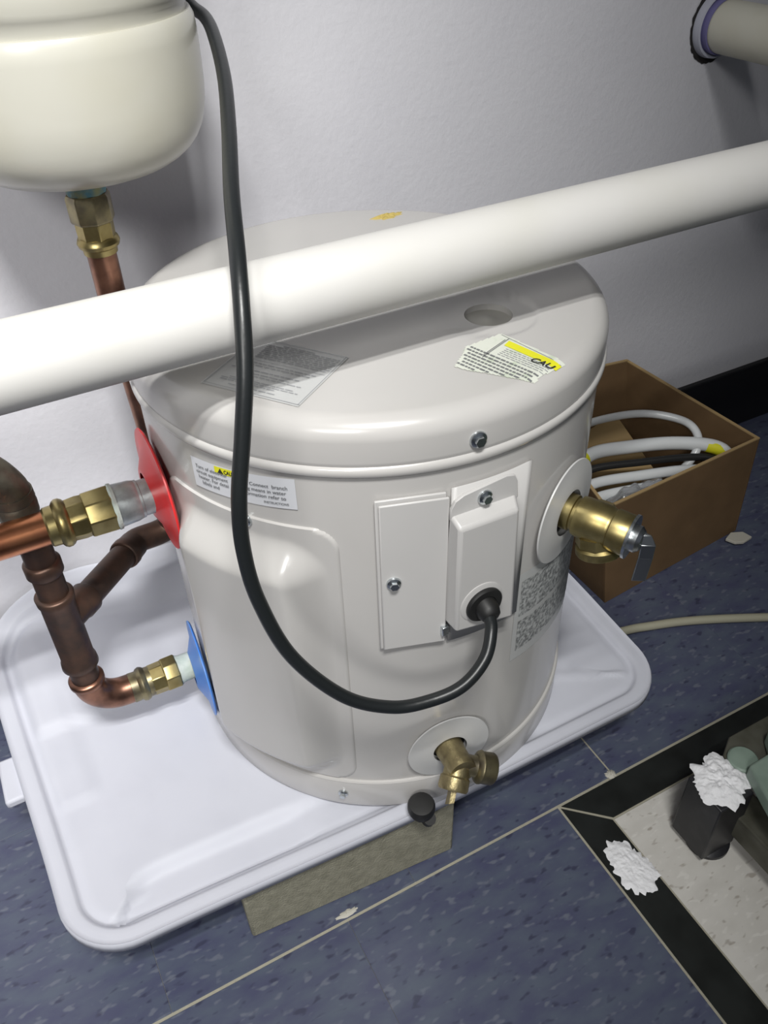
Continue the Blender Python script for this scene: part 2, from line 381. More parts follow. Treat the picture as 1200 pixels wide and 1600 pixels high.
lo = lid.build('lid', 'enamel', wh, smooth=50)
bm = bmesh.new(); bm.from_mesh(lo.data); bmesh.ops.remove_doubles(bm, verts=bm.verts, dist=1e-5); bmesh.ops.recalc_face_normals(bm, faces=bm.faces); bm.to_mesh(lo.data); bm.free()
pl = MB().lathe((HX, HY, LT-.0095), UP, [(0, HR+.001), (.001, HR+.001), (.0012, .012), (.003, .006), (.004, .004)], 48).build('hole_plug', 'plug', wh)
pl['label'] = 'grey plug recessed in the round hole of the lid'
# pressed access panel
A0, A1, Z0, Z1 = -172.5, -123.4, -.912, -.506
def rr_dist(u, v, w_, h_, r):   # inside distance to a rounded rectangle edge, (u,v) from centre
    qx, qy = abs(u)-(w_/2-r), abs(v)-(h_/2-r)
    return -(math.hypot(max(qx, 0), max(qy, 0))+min(max(qx, qy), 0)-r)
def panel_pt(u, v):
    a = A0+(A1-A0)*u; z = Z0+(Z1-Z0)*v
    wd = math.radians(A1-A0)*R; s_ = (u-.5)*wd; t_ = (v-.5)*(Z1-Z0)
    d = rr_dist(s_, t_, wd, Z1-Z0, .028)
    top = max(0, (v-.5)*(Z1-Z0)); 
    d2 = rr_dist(s_, t_+.004, wd-.026, (Z1-Z0)-.030, .045)
    h = -.004+.0065*sm(-.0005, .003, d)+.025*sm(0, .042, d2)
    return cyl(a, z, R+h)
pn = MB().grid(panel_pt, 110, 140).build('access_panel', 'enamel', wh, smooth=60)
# screws
def screw(p, nrm, r=.0075, parent=wh, cross=True):
    nrm = Vector(nrm).normalized()
    s_ = MB().lathe(Vector(p)-nrm*.002, nrm, [(0, r*.95), (.003, r), (.0045, r*.92), (.006, r*.55), (.0064, r*.1)], 20)
    s_.lathe(Vector(p)+nrm*.0035, nrm, [(0, r*.62), (.0032, r*.60)], 6)
    return s_.build('screw', 'chrome', parent)
def rn(a): return (math.cos(math.radians(a)), math.sin(math.radians(a)), 0)
screw(cyl(-94.7, -.421, .2565), rn(-94.7), .0085)
screw(cyl(-128.0, -.940, .257), rn(-128), .0065)
screw(cyl(-144.2, -.513, R+.003), rn(-144.2), .006)
screw(cyl(180, -.407, .2565), rn(180), .007)
# flat cover plates on the front
def plate(ang, off, s0, s1, z0, z1, th, name, m='plate', bevel=.002, rot=0):
    nn = Vector(rn(ang)); tn = Vector((-nn.y, nn.x, 0)); c = Vector((CX, CY, 0))
    mid = c+nn*(off)+tn*((s0+s1)/2)+Vector((0, 0, (z0+z1)/2)); tr = tn.copy(); up = Vector((0, 0, 1))
    if rot: q = Matrix.Rotation(math.radians(rot), 3, nn); tr = q@tr; up = q@up
    return MB().obox(mid, tr*(s1-s0)/2, up*(z1-z0)/2, nn*th/2)
a_ = -107.8
cp = plate(a_, .2555, -.0365, .0295, -.6660, -.4705, .003, 'cover_plate').build('cover_backing', 'plate', wh, bevel=.001)
cp = plate(a_, .2595, -.0335, .0315, -.6640, -.4735, .003, 'cover_plate').build('cover_plate', 'plate', wh, bevel=.0012)
nn = Vector(rn(a_)); tn = Vector((-nn.y, nn.x, 0))
s = screw(Vector((CX, CY, 0))+nn*.261+tn*-.0215+Vector((0, 0, -.5695)), nn, .0075, cp)
# curved backing plate behind the junction box
MB().grid(lambda u, v: cyl(-100+19.5*u, -.671+v*.203, R+.0022), 16, 2).build('junction_backing', 'plate', wh, smooth=60, solid=-.002)
# junction box: flange, hollow cover
off1 = .2745
jb = MB(); ny = Vector((0, -1, 0))
def jp(s_, z, off): return Vector((CX+s_, CY-off, z))
jb.hexa([jp(-.050, -.637, .246), jp(-.048, -.637, off1), jp(.0225, -.650, off1), jp(.026, -.650, .246),
         jp(-.050, -.4925, .2575), jp(-.048, -.5010, off1), jp(.0175, -.5030, off1), jp(.0235, -.494, .2575)])
jo = jb.build('junction_box', 'plate', wh, bevel=.0035, seg=3)
fl = MB()
flp = [(-.0495, -.500), (-.0495, -.486), (-.045, -.4785), (-.036, -.4745), (.010, -.4695), (.019, -.472), (.0225, -.480), (.0245, -.500)]
vs = [jp(a, z, .2610) for a, z in flp]+[jp(a, z, .2575) for a, z in flp]; n_ = len(flp)
fl.add(vs, [tuple(range(n_)), tuple(range(n_, 2*n_))[::-1]]+[(i, (i+1) % n_, n_+(i+1) % n_, n_+i) for i in range(n_)])
f_ = fl.build('flange', 'plate', jo, bevel=.0006)
screw(jp(-.014, -.4842, .2612), ny, .0078, jo)
MB().obox(jp(-.0515, -.646, .2585), (.004, 0, 0), (0, .003, 0), (0, 0, .006)).build('clip', 'chrome', jo, bevel=.001)
gx, gz = -.0175, -.609
MB().lathe(jp(gx-.002, gz+.003, off1-.001), ny, [(0, .0245), (.0016, .0242), (.0022, .022)], 48).build('washer', 'plate', jo)
gr = MB().lathe(jp(gx, gz, off1), ny, [(0, .0205), (.004, .0205), (.0055, .019), (.006, .0125), (.004, .011)], 48)
gr.lathe(jp(gx, gz, off1), (0, -1, -.25), [(0, .0125), (.012, .012), (.018, .0095), (.020, .0065)], 32)
gr.build('cord_grommet', 'black', jo)
# escutcheons
def disc_part(ang, z, off, r, hole, m, name, dome=.004, label=None, n=64):
    nn = Vector(rn(ang)); c = Vector((CX, CY, z))+nn*off
    o_ = MB().lathe(c, nn, [(-.002, hole), (-.002, r-.003), (0, r), (.0015, r-.0005), (.003, r*.7), (dome+.002, hole+.006), (dome+.002, hole)], n, cap=False).build(name, m, wh, smooth=60)
    if label: o_['label'] = label
    return o_
disc_part(181, -.553, .2600, .0685, .022, 'red', 'escutcheon', .010, 'red plastic collar disc at the upper hot outlet')
disc_part(176, -.872, .2585, .066, .019, 'blue', 'escutcheon', .010, 'blue plastic collar disc at the lower cold inlet')
disc_part(-64.5, -.573, .2575, .0600, .0265, 'disc', 'escutcheon', .003, 'white collar disc around the brass relief valve')
disc_part(-98.5, -.8610, .2565, .0520, .0215, 'disc', 'escutcheon', .003, 'white collar disc around the drain valve')
for (ang, z, rr_) in ((-64.5, -.573, .0265), (-98.5, -.861, .0215)):
    nn = Vector(rn(ang)); MB().lathe(Vector((CX, CY, z))+nn*.2538, nn, [(0, rr_), (.0008, rr_)], 40).build('opening', 'black', wh)
# relief valve
rv = bpy.data.objects.new('relief_valve', None); sc.collection.objects.link(rv); rv.parent = wh
nn = Vector(rn(-62)); nn = (nn+Vector((0, 0, -.05))).normalized(); c0 = cyl(-64.5, -.5705, .250)
rv.location = P(*c0)-parent_world(wh)
k = .88
MB().lathe(c0, nn, [(0, .0200), (.018, .0200), (.019, .0180), (.022, .0180), (.023, .0215), (.028, .0225), (.055, .0225), (.057, .0212), (.060, .0212), (.061, .0225), (.078, .0225), (.081, .021)], 48).build('valve_body', 'brass', rv)
pc = c0+nn*.044
ob = MB().lathe(pc, (0.0, -.28, -1), [(0, .019), (.024, .0205), (.027, .0238), (.034, .0242), (.036, .023), (.036, .019), (.026, .017)], 48, cap=False)
ob.lathe(pc+Vector((0, -.003, -.012)), (0.0, -.28, -1), [(0, .0225), (.011, .0235), (.013, .020)], 8)
ob.build('outlet', 'brass', rv)
bd = MB().lathe(pc, nn.cross(Vector((0, 0, 1)))*-1, [(0, .0155), (.0225, .0155), (.024, .012)], 6); bd.build('boss', 'brass_old', rv)
MB().lathe(c0+nn*.080, nn, [(0, .0242), (.003, .0242), (.0035, .018)], 48).build('end_cap', 'chrome', rv)
MB().lathe(c0+nn*.083, nn, [(0, .0145), (.006, .0145), (.010, .011), (.011, .005)], 32).build('spring_cap', 'steel', rv)
lp = c0+nn*.088; sd = (nn.cross(Vector((0, 0, 1))).normalized()*.5+nn*-.8).normalized()
lv = MB()
path = [lp-nn*.010+Vector((0, 0, .010)), lp+nn*.006+Vector((0, 0, .008)), lp+nn*.012+Vector((0, 0, -.002)), lp+nn*.012+Vector((0, 0, -.020)), lp+nn*.010+Vector((0, 0, -.052))]
for a, b in zip(path[:-1], path[1:]):
    m_ = (a+b)/2; dr = (b-a); lv.obox(m_, sd*.0075, dr*.52, dr.normalized().cross(sd)*.0012)
lv.build('lever', 'steel', rv, bevel=.001)
# drain valve
dv = bpy.data.objects.new('drain_valve', None); sc.collection.objects.link(dv); dv.parent = wh
c0 = cyl(-98.8, -.860, .250); dv.location = P(*c0)-parent_world(wh)
nn = (Vector(rn(-97))+Vector((0, 0, .10))).normalized()
MB().lathe(c0, nn, [(0, .0170), (.014, .0175), (.022, .0165), (.034, .0165), (.044, .0175), (.050, .0165)], 40).build('valve_body', 'brass_old', dv)
pc = c0+nn*.036
od = Vector((.86, -.42, -.34)).normalized()
MB().lathe(pc, od, [(0, .0130), (.018, .0125), (.021, .0130), (.024, .0185), (.0265, .0198), (.030, .0187), (.042, .0190), (.044, .0178), (.044, .0145), (.038, .014)], 40, cap=False).build('hose_outlet', 'brass_dull', dv)
sdn = Vector((-.52, -.50, -.50)).normalized()
kb = MB().lathe(pc, sdn, [(0, .0155), (.014, .0155), (.016, .0175), (.028, .0180), (.031, .0165), (.031, .013), (.026, .012)], 40, cap=False)
kb.obox(pc+sdn*.034, sdn*.012, Vector((.003, -.001, 0)), Vector((0, .004, -.006)))
kb.build('stem', 'brass_old', dv)

# labels on the heater
def on_lid(ox, oy, ux, uy):
    u = Vector((ux, uy)).normalized(); v = Vector((-u.y, u.x))
    def f(s_, t_, h=.0007):
        p = Vector((ox, oy))+u*s_+v*t_; r = (p-Vector((CX, CY))).length; return (p.x, p.y, lid_z(r)+h)
    return f
def on_body(a0, ztop, skew=0, r=R+.0008):
    def f(s_, t_, h=0): a = a0+math.degrees(s_/R); return cyl(a, ztop+t_+skew*s_, r+h)
    return f
def sheet(f, w_, h_, nu, nv, h=0.0, keep=None): return MB().grid(lambda u, v: f(u*w_, v*h_, h), nu, nv, keep)
def rows(f, w_, items, h, th=.0016, seed=1, nsub=1):
    rnd = random.Random(seed); mb = MB()
    for (t_, s0, s1) in items:
        s_ = s0
        while s_ < s1-.002:
            L_ = min(s1-s_, rnd.uniform(.003, .009)); mb.grid(lambda u, v: f(s_+u*L_, t_+v*th, h), 1, 1); s_ += L_+.0013
    return mb
# instruction label, upper left of lid
f = on_lid(.155, .6655, .59, -.807)
W_, H_ = .102, .0935
lb = sheet(f, W_, H_, 12, 10, .0007).build('instruction_label', 'foil', wh, smooth=60); lb['label'] = 'large grey printed label on the left of the lid'
it = []
for k in range(9): it.append((.086-k*.0033, .020 if k else .035, .098 if k else .07))
for t_ in (.049, .045, .036, .031, .027, .019, .016, .013, .0075): it.append((t_, .008+random.random()*.02, .094-random.random()*.025))
rows(f, W_, it, .0013, .0013, 5).build('printed_text', 'inkp', lb, smooth=0)
fr = MB()
for (a, b, c, d) in ((.002, .002, .1, .0006), (.002, .091, .1, .0006), (.002, .002, .0006, .089), (.1, .002, .0006, .0895), (.004, .0545, .094, .0005)): fr.grid(lambda u, v: f(a+u*c, b+v*d, .0013), 6, 4)
fr.build('frame_line', 'inkp', lb, smooth=0)
# torn caution label, right of lid
f = on_lid(.352, .566, .30, -.954)
def inpoly(x, y, poly):
    c = False; j = len(poly)-1
    for i in range(len(poly)):
        xi, yi = poly[i]; xj, yj = poly[j]
        if (yi > y) != (yj > y) and x < (xj-xi)*(y-yi)/(yj-yi)+xi: c = not c
        j = i
    return c
# local coordinates: s along the text, t up
def loc_of(x, y):
    u = Vector((.30, -.954)).normalized(); v = Vector((-u.y, u.x)); p = Vector((x-.352, y-.566)); return (p.dot(u), p.dot(v))
poly = [loc_of(*p) for p in ((.366, .574), (.382, .587), (.395, .600), (.438, .605), (.443, .588), (.458, .529), (.449, .527), (.436, .524), (.426, .522), (.415, .517), (.408, .521), (.398, .532), (.384, .550), (.372, .563))]
s0_, s1_ = min(p[0] for p in poly), max(p[0] for p in poly); t0_, t1_ = min(p[1] for p in poly), max(p[1] for p in poly)
def fpt(u, v, h): return f(s0_+u*(s1_-s0_), t0_+v*(t1_-t0_), h)
lb = MB().grid(lambda u, v: fpt(u, v, .0007), 60, 60, lambda u, v: inpoly(s0_+u*(s1_-s0_), t0_+v*(t1_-t0_), poly)).build('caution_label', 'paper2', wh, smooth=60)
lb['label'] = 'torn label with a yellow band, right of the lid'
ysh = [loc_of(*p) for p in ((.436, .588), (.427, .583), (.443, .524), (.452, .527))]
def quad(q, h, nu, nv): 
    def g_(u, v):
        a = Vector(q[0]).lerp(Vector(q[3]), u); b = Vector(q[1]).lerp(Vector(q[2]), u); p = a.lerp(b, v); return f(p.x, p.y, h)
    return MB().grid(g_, nu, nv)
quad(ysh, .0012, 14, 3).build('yellow_band', 'yellow', lb, smooth=0)
tb_ = loc_of(.4335, .5455)
bx_ = [loc_of(.4305, .5475), loc_of(.440, .524)]
uu = (Vector(bx_[1])-Vector(bx_[0])).normalized(); vv_ = Vector((-uu.y, uu.x))
tm = text_mb('CAU', .0112, lambda s_, t_: f(*(Vector(bx_[0])+uu*s_+vv_*(t_-.001)), .0018), shear=.2, bold=.02)
tm.build('lettering', 'inkblack', lb, smooth=0)
it = []
rw = MB(); rnd = random.Random(8)
def inside_rows(f, poly, t_list, th, seed, x0, x1):
    rnd = random.Random(seed); mb = MB()
    for t_ in t_list:
        s_ = x0
        while s_ < x1:
            L_ = rnd.uniform(.002, .006)
            if inpoly(s_, t_, poly) and inpoly(s_+L_, t_+th, poly): mb.grid(lambda u, v: f(s_+u*L_, t_+v*th, .0013), 1, 1)
            s_ += L_+.001
    return mb
ty = loc_of(.427, .583)[1]
inside_rows(f, poly, [ty-.0045-.0032*k for k in range(5)], .0009, 3, loc_of(.42, .575)[0], s1_).build('small_print', 'inkp', lb, smooth=0)
inside_rows(f, poly, [ty-.024-.0052*k for k in range(7)], .0022, 4, s0_+.004, s1_).build('warning_print', 'ink', lb, smooth=0)
ln = MB()
for q in (((.437, .602), (.4365, .602), (.452, .528), (.4525, .528)), ((.397, .575), (.4385, .592), (.4388, .5912), (.3973, .5742)), ((.400, .578), (.434, .592), (.4343, .5912), (.4003, .5772))):
    ql = [loc_of(*p) for p in q]; a, b, c, d = ql
    def g_(u, v): p = Vector(a).lerp(Vector(d), v).lerp(Vector(b).lerp(Vector(c), v), u); return f(p.x, p.y, .0013)
    ln.grid(g_, 6, 6)
ln.build('frame_line', 'ink', lb, smooth=0)
# side caution label under the lid
f = on_body(-158.3, -.461, .075)
def f2(s_, t_, h=0): return f(s_, t_, h+.0003)
lb = MB().grid(lambda u, v: f2(u*.117, -.035*(1-v)-(.0*u), .0), 30, 4, None).build('warning_label', 'paper', wh, smooth=60)
lb['label'] = 'white warning label with yellow mark on the upper side of the heater'
for (x_, y_, tx) in ((.006, -.0105, 'Turn of electrical'), (.066, -.0125, '   Connect  branch'), (.006, -.0165, 'circuit equipment'), (.062, -.0185, 'ring means in water'), (.008, -.0225, 'heater. For detai'), (.062, -.0245, 'nformation refer to'), (.012, -.0285, 'labels and'), (.084, -.0305, 'INSTRUCTIONS')):
    sz = .0057 if tx[0] != 'I' else .0036
    text_mb(tx, sz, lambda s_, t_: f2(x_+s_, y_+t_, .0008), bold=.012).build('lettering', 'ink', lb, smooth=0)
sheet(lambda s_, t_, h: f2(.032+s_, -.0085+t_, h), .034, .0075, 8, 1, .0006).build('yellow_mark', 'yellow', lb, smooth=0)
tri = MB(); tri.add([f2(.036, -.0075, .001), f2(.043, -.0075, .001), f2(.0395, -.0018, .001)], [(0, 1, 2)]); tri.build('warning_triangle', 'inkblack', lb, smooth=0)
text_mb('CAUTION', .0062, lambda s_, t_: f2(.0435+s_*.75, -.0070+t_, .001), bold=.03).build('lettering', 'inkblack', lb, smooth=0)
# rating label, right side
f = on_body(-80.2, -.621, -.10, R+.0006)
lb = sheet(lambda s_, t_, h: f(s_, -t_, h), .15, .137, 34, 6, 0).build('rating_label', 'foil', wh, smooth=60); lb['label'] = 'grey rating label on the right side of the heater'
for (t0, t1) in ((.012, .066), (.074, .122)):
    MB().grid(lambda u, v: f(.007+u*.138, -(t0+(t1-t0)*v), .0005), 34, 4).build('printed_text', 'foilprint', lb, smooth=0)
# yellow insulating foam at the back of the lid
fm = blob(.492, .938, .032, .010, .005, 21, z=-.392, jag=.5).build('foam_bead', 'foam', wh, smooth=0); fm['label'] = 'yellow foam squeezed out at the back of the lid'
# rubber plug at the foot
rp = MB().lathe((.288, .4965, -.9625), (-.05, -.12, 1), [(0, .011), (.004, .012), (.010, .0150), (.018, .0172), (.025, .0172), (.030, .0150), (.031, .009)], 24)
rp.lathe((.292, .486, -.9625), (0, -.5, .9), [(0, .009), (.009, .008)], 16)
o = rp.build('rubber_plug', 'black'); tag(o, 'small round black rubber plug on the tray rim below the drain valve', 'plug')

# ------------------------------------------------------------------ power cord
cordp = [(.3517, .4845, -.609), (.350, .472, -.612), (.343, .456, -.618), (.326, .440, -.634), (.296, .432, -.648), (.262, .437, -.655), (.225, .445, -.650), (.183, .458, -.622), (.145, .475, -.563), (.128, .488, -.499), (.124, .494, -.446), (.128, .497, -.398), (.141, .506, -.349), (.154, .519, -.305), (.165, .541, -.268), (.177, .572, -.242), (.197, .629, -.217), (.227, .708, -.193), (.254, .786, -.173), (.275, .864, -.156), (.287, .923, -.148), (.290, .985, -.142), (.270, 1.03, -.10), (.262, 1.05, .02), (.262, 1.05, .25)]
o = MB().tube(cordp, .0063, 20, 10).build('power_cord', 'cord', smooth=80)
tag(o, 'long black power cord hanging over the white pipe into the heater junction box', 'cord')

# ------------------------------------------------------------------ big horizontal pipe
pp = empty('drain_pipe', .3, .607, -.297, 'thick white painted pipe crossing horizontally in front of the wall, above the water heater', 'pipe')
PR = .0327
MB().lathe((-2.59, .607, -.3140), (1, 0, .0055), [(0, PR), (3.5, PR), (5.9, PR)], 64).build('pipe_run', 'pipe', pp, smooth=60)

# ------------------------------------------------------------------ wall pipe at upper right
wp = empty('wall_pipe', 1.162, 1.0, -.266, 'dull cream pipe coming out of a ragged hole in the wall, upper right', 'pipe')
MB().tube([(1.162, YW-.001, -.266), (1.162, .95, -.266), (1.162, .86, -.266), (1.164, .825, -.258), (1.166, .81, -.235), (1.166, .805, -.18), (1.166, .805, .3), (1.166, .805, 1.69)], .0375, 48, 6).build('pipe_run', 'pipe2', wp, smooth=60)
MB().lathe((1.160, YW-.0005, -.265), (0, -1, 0), [(0, .0475), (.012, .0460), (.013, .0430), (.005, .038)], 48, cap=False).build('sleeve', 'whitesleeve', wp, smooth=60)
MB().lathe((1.161, YW-.0005, -.2655), (0, -1, 0), [(0, .0405), (.020, .0400), (.0205, .0376)], 48, cap=False).build('inner_sleeve', 'violet', wp, smooth=60)
rh = MB(); n_ = 72; rnd = random.Random(2); vs = []
for ring in range(2):
    for i in range(n_): a = 2*math.pi*i/n_; r_ = .044 if ring == 0 else .0515+.003*rnd.random()+.002*math.sin(a*3+1); vs.append((1.160+r_*math.cos(a), YW-.0012, -.265+r_*math.sin(a)))
rh.add(vs, [(i, (i+1) % n_, n_+(i+1) % n_, n_+i) for i in range(n_)]); rh.build('hole_edge', 'caulk', wp, smooth=0)

# ------------------------------------------------------------------ upper tank
TX, TY = .140, .930
ut = empty('wall_tank', TX, TY, -.27, 'small cream enamelled tank with rounded bottom hanging at the upper left', 'tank')
tp = [(-.268, .02), (-.268, .055), (-.264, .085), (-.2605, .095), (-.255, .105), (-.2485, .1135), (-.241, .120), (-.232, .1253), (-.222, .1288), (-.210, .1315), (-.197, .1329), (-.18, .1335), (-.150, .1335), (-.138, .1325), (-.132, .1295)]
MB().lathe((TX, TY, 0), UP, tp, 96).build('tank_bottom', 'tank', ut, smooth=60)
MB().lathe((TX, TY, 0), UP, [(-.133, .1265), (-.124, .1270), (-.119, .1300), (-.113, .1325), (-.10, .1330), (.35, .1330), (.38, .125), (.40, .10)], 96).build('tank_body', 'tank', ut, smooth=60)
MB().lathe((TX, TY+.12, -.02), (0, 1, 0), [(0, .05), (.039, .05)], 24).build('wall_mount', 'tank', ut)
FX = .1365
# ------------------------------------------------------------------ feed pipe: tank to tee
fp = empty('tank_feed_pipe', FX, TY, -.4, 'brass fitting and copper pipe dropping from the small upper tank', 'pipe')
MB().lathe((FX, TY, -.294), UP, [(0, .0195), (.004, .0205), (.010, .0195), (.020, .0192), (.030, .0188)], 40).build('sealed_thread', 'tapeblue', fp)
MB().lathe((FX, TY, -.296), (0, 0, -1), [(-.004, .0215), (0, .0235), (.024, .0235), (.026, .022)], 8).build('union_nut', 'brass_dull', fp, bevel=.001)
MB().lathe((FX, TY, -.319), (0, 0, -1), [(0, .0205), (.022, .0200)], 8).build('adapter', 'brass', fp, bevel=.001)
MB().lathe((FX, TY, -.338), (0, 0, -1), [(0, .0190), (.002, .0215), (.006, .0228), (.010, .0215), (.012, .0185), (.018, .0180), (.019, .016)], 40).build('press_collar', 'brass', fp)
MB().tube([(FX, TY, -.350), (FX+.001, TY, -.45), (FX+.008, TY+.002, -.62)], .0158, 28, 4).build('pipe_run', 'copper_mid', fp, smooth=60)
# ------------------------------------------------------------------ dark copper cold stack
cs = empty('cold_water_stack', -.028, .79, -.87, 'tarnished copper riser with tee and elbow feeding the lower blue inlet', 'pipe')
SX, SY = -.0275, .79; rc = .0172
MB().tube([(SX, SY, -.82), (SX, SY, -.66)], rc, 32, 1).build('riser', 'copper_dark', cs, smooth=60)
MB().tube([(SX, SY, -.66), (SX, SY, -.565)], rc, 32, 1).build('riser', 'copper_dark', cs, smooth=60)
def collar(z, h, r, m='copper_dark', name='collar', x=SX, y=SY):
    return MB().lathe((x, y, z), UP, [(0, rc), (.001, r-.001), (.003, r+.0008), (h-.003, r+.0008), (h-.001, r-.001), (h, rc)], 40, cap=False).build(name, m, cs, smooth=50)
collar(-.643, .020, .0200, 'copper_dark'); 
tee = MB().lathe((SX, SY, -.797), UP, [(0, rc), (0, .0205), (.002, .0222), (.010, .0215), (.014, .0198), (.108, .0198), (.112, .0215), (.121, .0222), (.123, .0205), (.123, rc)], 40, cap=False)
bd_ = Vector((.117, .135, -.028)).normalized(); b0 = Vector((SX, SY, -.722))
tee.lathe(b0, bd_, [(0, .0185), (.030, .0190), (.034, .0205), (.050, .0208), (.052, .0195), (.052, rc)], 40, cap=False)
tee.build('tee', 'copper_dark', cs, smooth=50)
collar(-.8325, .012, .0212, 'copper_mid')
# elbow
el = []
for k in range(9): a = math.pi/2*k/8; el.append((SX+.040-.040*math.cos(a), SY, -.832-.040*math.sin(a)))
MB().tube([(SX, SY, -.822)]+el+[(SX+.052, SY, -.8725)], .0192, 32, 2).build('elbow', 'copper_mid', cs, smooth=60)
XD = (1, 0, 0)
hz = (SX, SY, -.8728)
MB().lathe((SX+.046, SY, -.8728), XD, [(0, .0190), (.001, .0200), (.010, .0195), (.012, .0218), (.016, .0232), (.020, .0218), (.022, .0200), (.028, .0198)], 40).build('press_collar', 'brass_dull', cs)
MB().lathe((SX+.073, SY, -.8728), XD, [(0, .0205), (.018, .0210)], 8).build('adapter', 'brass', cs, bevel=.001)
MB().lathe((SX+.090, SY, -.8728), XD, [(0, .0215), (.001, .0232), (.018, .0235), (.020, .0222)], 8, ph=.3).build('adapter_nut', 'brass', cs, bevel=.001)
MB().lathe((SX+.109, SY, -.8728), XD, [(0, .0205), (.003, .0195), (.006, .0185), (.034, .0180)], 40).build('nipple', 'tape', cs)
# diagonal branch going back behind the heater
dg = [b0+bd_*.045, b0+bd_*.10, b0+bd_*.160]
MB().tube(dg, .0172, 32, 3).build('branch', 'copper_dark', cs, smooth=60)
MB().lathe(b0+bd_*.143, bd_, [(0, .0178), (.001, .0200), (.004, .0208), (.012, .0208), (.016, .0195), (.03, .019)], 40, cap=False).build('collar', 'copper_dark', cs)
e0 = b0+bd_*.165
MB().tube([e0, e0+bd_*.018, Vector((FX-.004, TY+.004, e0.z-.004)), Vector((FX+.007, TY+.002, e0.z+.03)), Vector((FX+.008, TY+.002, -.62))], .0172, 28, 6).build('back_riser', 'copper_dark', cs, smooth=60)
# old brass elbow at the top of the stack
MB().lathe((SX-.003, SY, -.572), UP, [(0, .0180), (.002, .0198), (.012, .0205), (.016, .0198), (.018, .0212), (.030, .0216), (.034, .0202), (.036, .0215), (.046, .0210)], 40).build('threaded_socket', 'bronze_grey', cs)
MB().tube([(SX-.003, SY, -.536), (SX-.004, SY, -.522), (SX-.013, SY, -.502), (SX-.026, SY, -.486), (SX-.046, SY, -.470)], .0198, 32, 4).build('valve_elbow', 'bronze_grey', cs, smooth=60)
MB().tube([(SX-.030, SY+.006, -.486), (SX-.026, SY+.006, -.46), (SX-.034, SY, -.42), (SX-.06, SY, -.36)], .0165, 28, 4).build('upper_arm', 'copper_dark', cs, smooth=60)
MB().lathe((SX-.022, SY-.022, -.474), (-.3, -1, .2), [(0, .012), (.008, .012), (.010, .009), (.011, .007)], 6).build('nut', 'chrome', cs, bevel=.001)
MB().lathe((SX-.022, SY-.026, -.456), (-.2, -1, .3), [(0, .006), (.016, .006), (.018, .004)], 16).build('bolt', 'steel', cs)
# ------------------------------------------------------------------ hot pipe
hp = empty('hot_water_pipe', 0, .745, -.552, 'bright copper pipe with brass fitting entering the heater at the red disc', 'pipe')
HY_, HZ_ = .745, -.5505; ND = (-1, 0, 0)
MB().lathe((.116, HY_, HZ_), ND, [(0, .0195), (.028, .0195), (.0285, .0208), (.031, .0208), (.0315, .0198)], 40).build('nipple', 'galv', hp)
MB().lathe((.086, HY_, HZ_), ND, [(0, .0205), (.006, .0222), (.020, .0232), (.026, .0235)], 40).build('coupling', 'galv', hp)
MB().lathe((.062, HY_, HZ_), ND, [(0, .0248), (.003, .0254), (.005, .0240)], 40).build('sealant_ring', 'tape', hp)
MB().lathe((.058, HY_, HZ_), ND, [(0, .0252), (.002, .0258), (.026, .0252), (.028, .0240)], 8, ph=.2).build('adapter_nut', 'brass', hp, bevel=.0012)
MB().lathe((.031, HY_, HZ_), ND, [(0, .0225), (.006, .0232), (.018, .0222)], 8, ph=.5).build('adapter', 'brass', hp, bevel=.001)
MB().lathe((.014, HY_, HZ_), ND, [(0, .0215), (.002, .0240), (.005, .0258), (.009, .0258), (.012, .0240), (.014, .0212), (.022, .0208), (.024, .019)], 40).build('press_collar', 'brass', hp)
MB().tube([(-.008, HY_, HZ_), (-.4, HY_, HZ_+.002), (-1.2, HY_, HZ_+.002)], .0180, 36, 2).build('pipe_run', 'copper', hp, smooth=60)

# ------------------------------------------------------------------ cardboard box
cb = empty('cardboard_box', .97, .93, ZF, 'open brown cardboard box on the floor, right of the heater', 'box')
t = .005
FL, FR = (.832, .775), (1.185, .806); BR, BLk = (1.120, 1.058), (.83, 1.045)
FLt, FRt, BRt, BLt = (.790, .772, -.872), (1.172, .806, -.886), (1.078, 1.070, -.826), (.80, 1.055, -.79)
def wallp(a, b, at_, bt_, th, name):
    a = Vector((*a, ZF+.001)); b = Vector((*b, ZF+.001)); at_ = Vector(at_); bt_ = Vector(bt_)
    n_ = (b-a).cross(Vector((0, 0, 1))).normalized()*th
    mb = MB().hexa([a, b, b-n_, a-n_, at_, bt_, bt_-n_, at_-n_])
    o_ = mb.build(name, 'card', cb, smooth=0)
    d_ = (bt_-at_)
    e_ = MB().hexa([at_+Vector((0, 0, 0))-n_*1.05, bt_-n_*1.05, bt_+n_*.05, at_+n_*.05, at_-n_*1.05+Vector((0, 0, .0022)), bt_-n_*1.05+Vector((0, 0, .0022)), bt_+n_*.05+Vector((0, 0, .0022)), at_+n_*.05+Vector((0, 0, .0022))])
    e_.build('raw_edge', 'cardedge', o_, smooth=0)
    return o_
wallp(FL, FR, FLt, FRt, t, 'side_panel'); wallp(FR, BR, FRt, BRt, t, 'side_panel'); wallp(BR, BLk, BRt, BLt, t, 'side_panel'); wallp(BLk, FL, BLt, FLt, t, 'side_panel')
MB().prism([FL, FR, BR, BLk], ZF+.001, ZF+.006).build('bottom_panel', 'card', cb, smooth=0)
# folded card inside the box
fc = MB().add([(.86, .99, -.92), (1.02, 1.02, -.90), (1.055, .90, -1.00), (.88, .88, -1.01)], [(0, 1, 2, 3)]).build('folded_card', 'cardedge', solid=.004, smooth=0)
tag(fc, 'torn piece of tan cardboard lying inside the open box behind the hoses', 'cardboard')
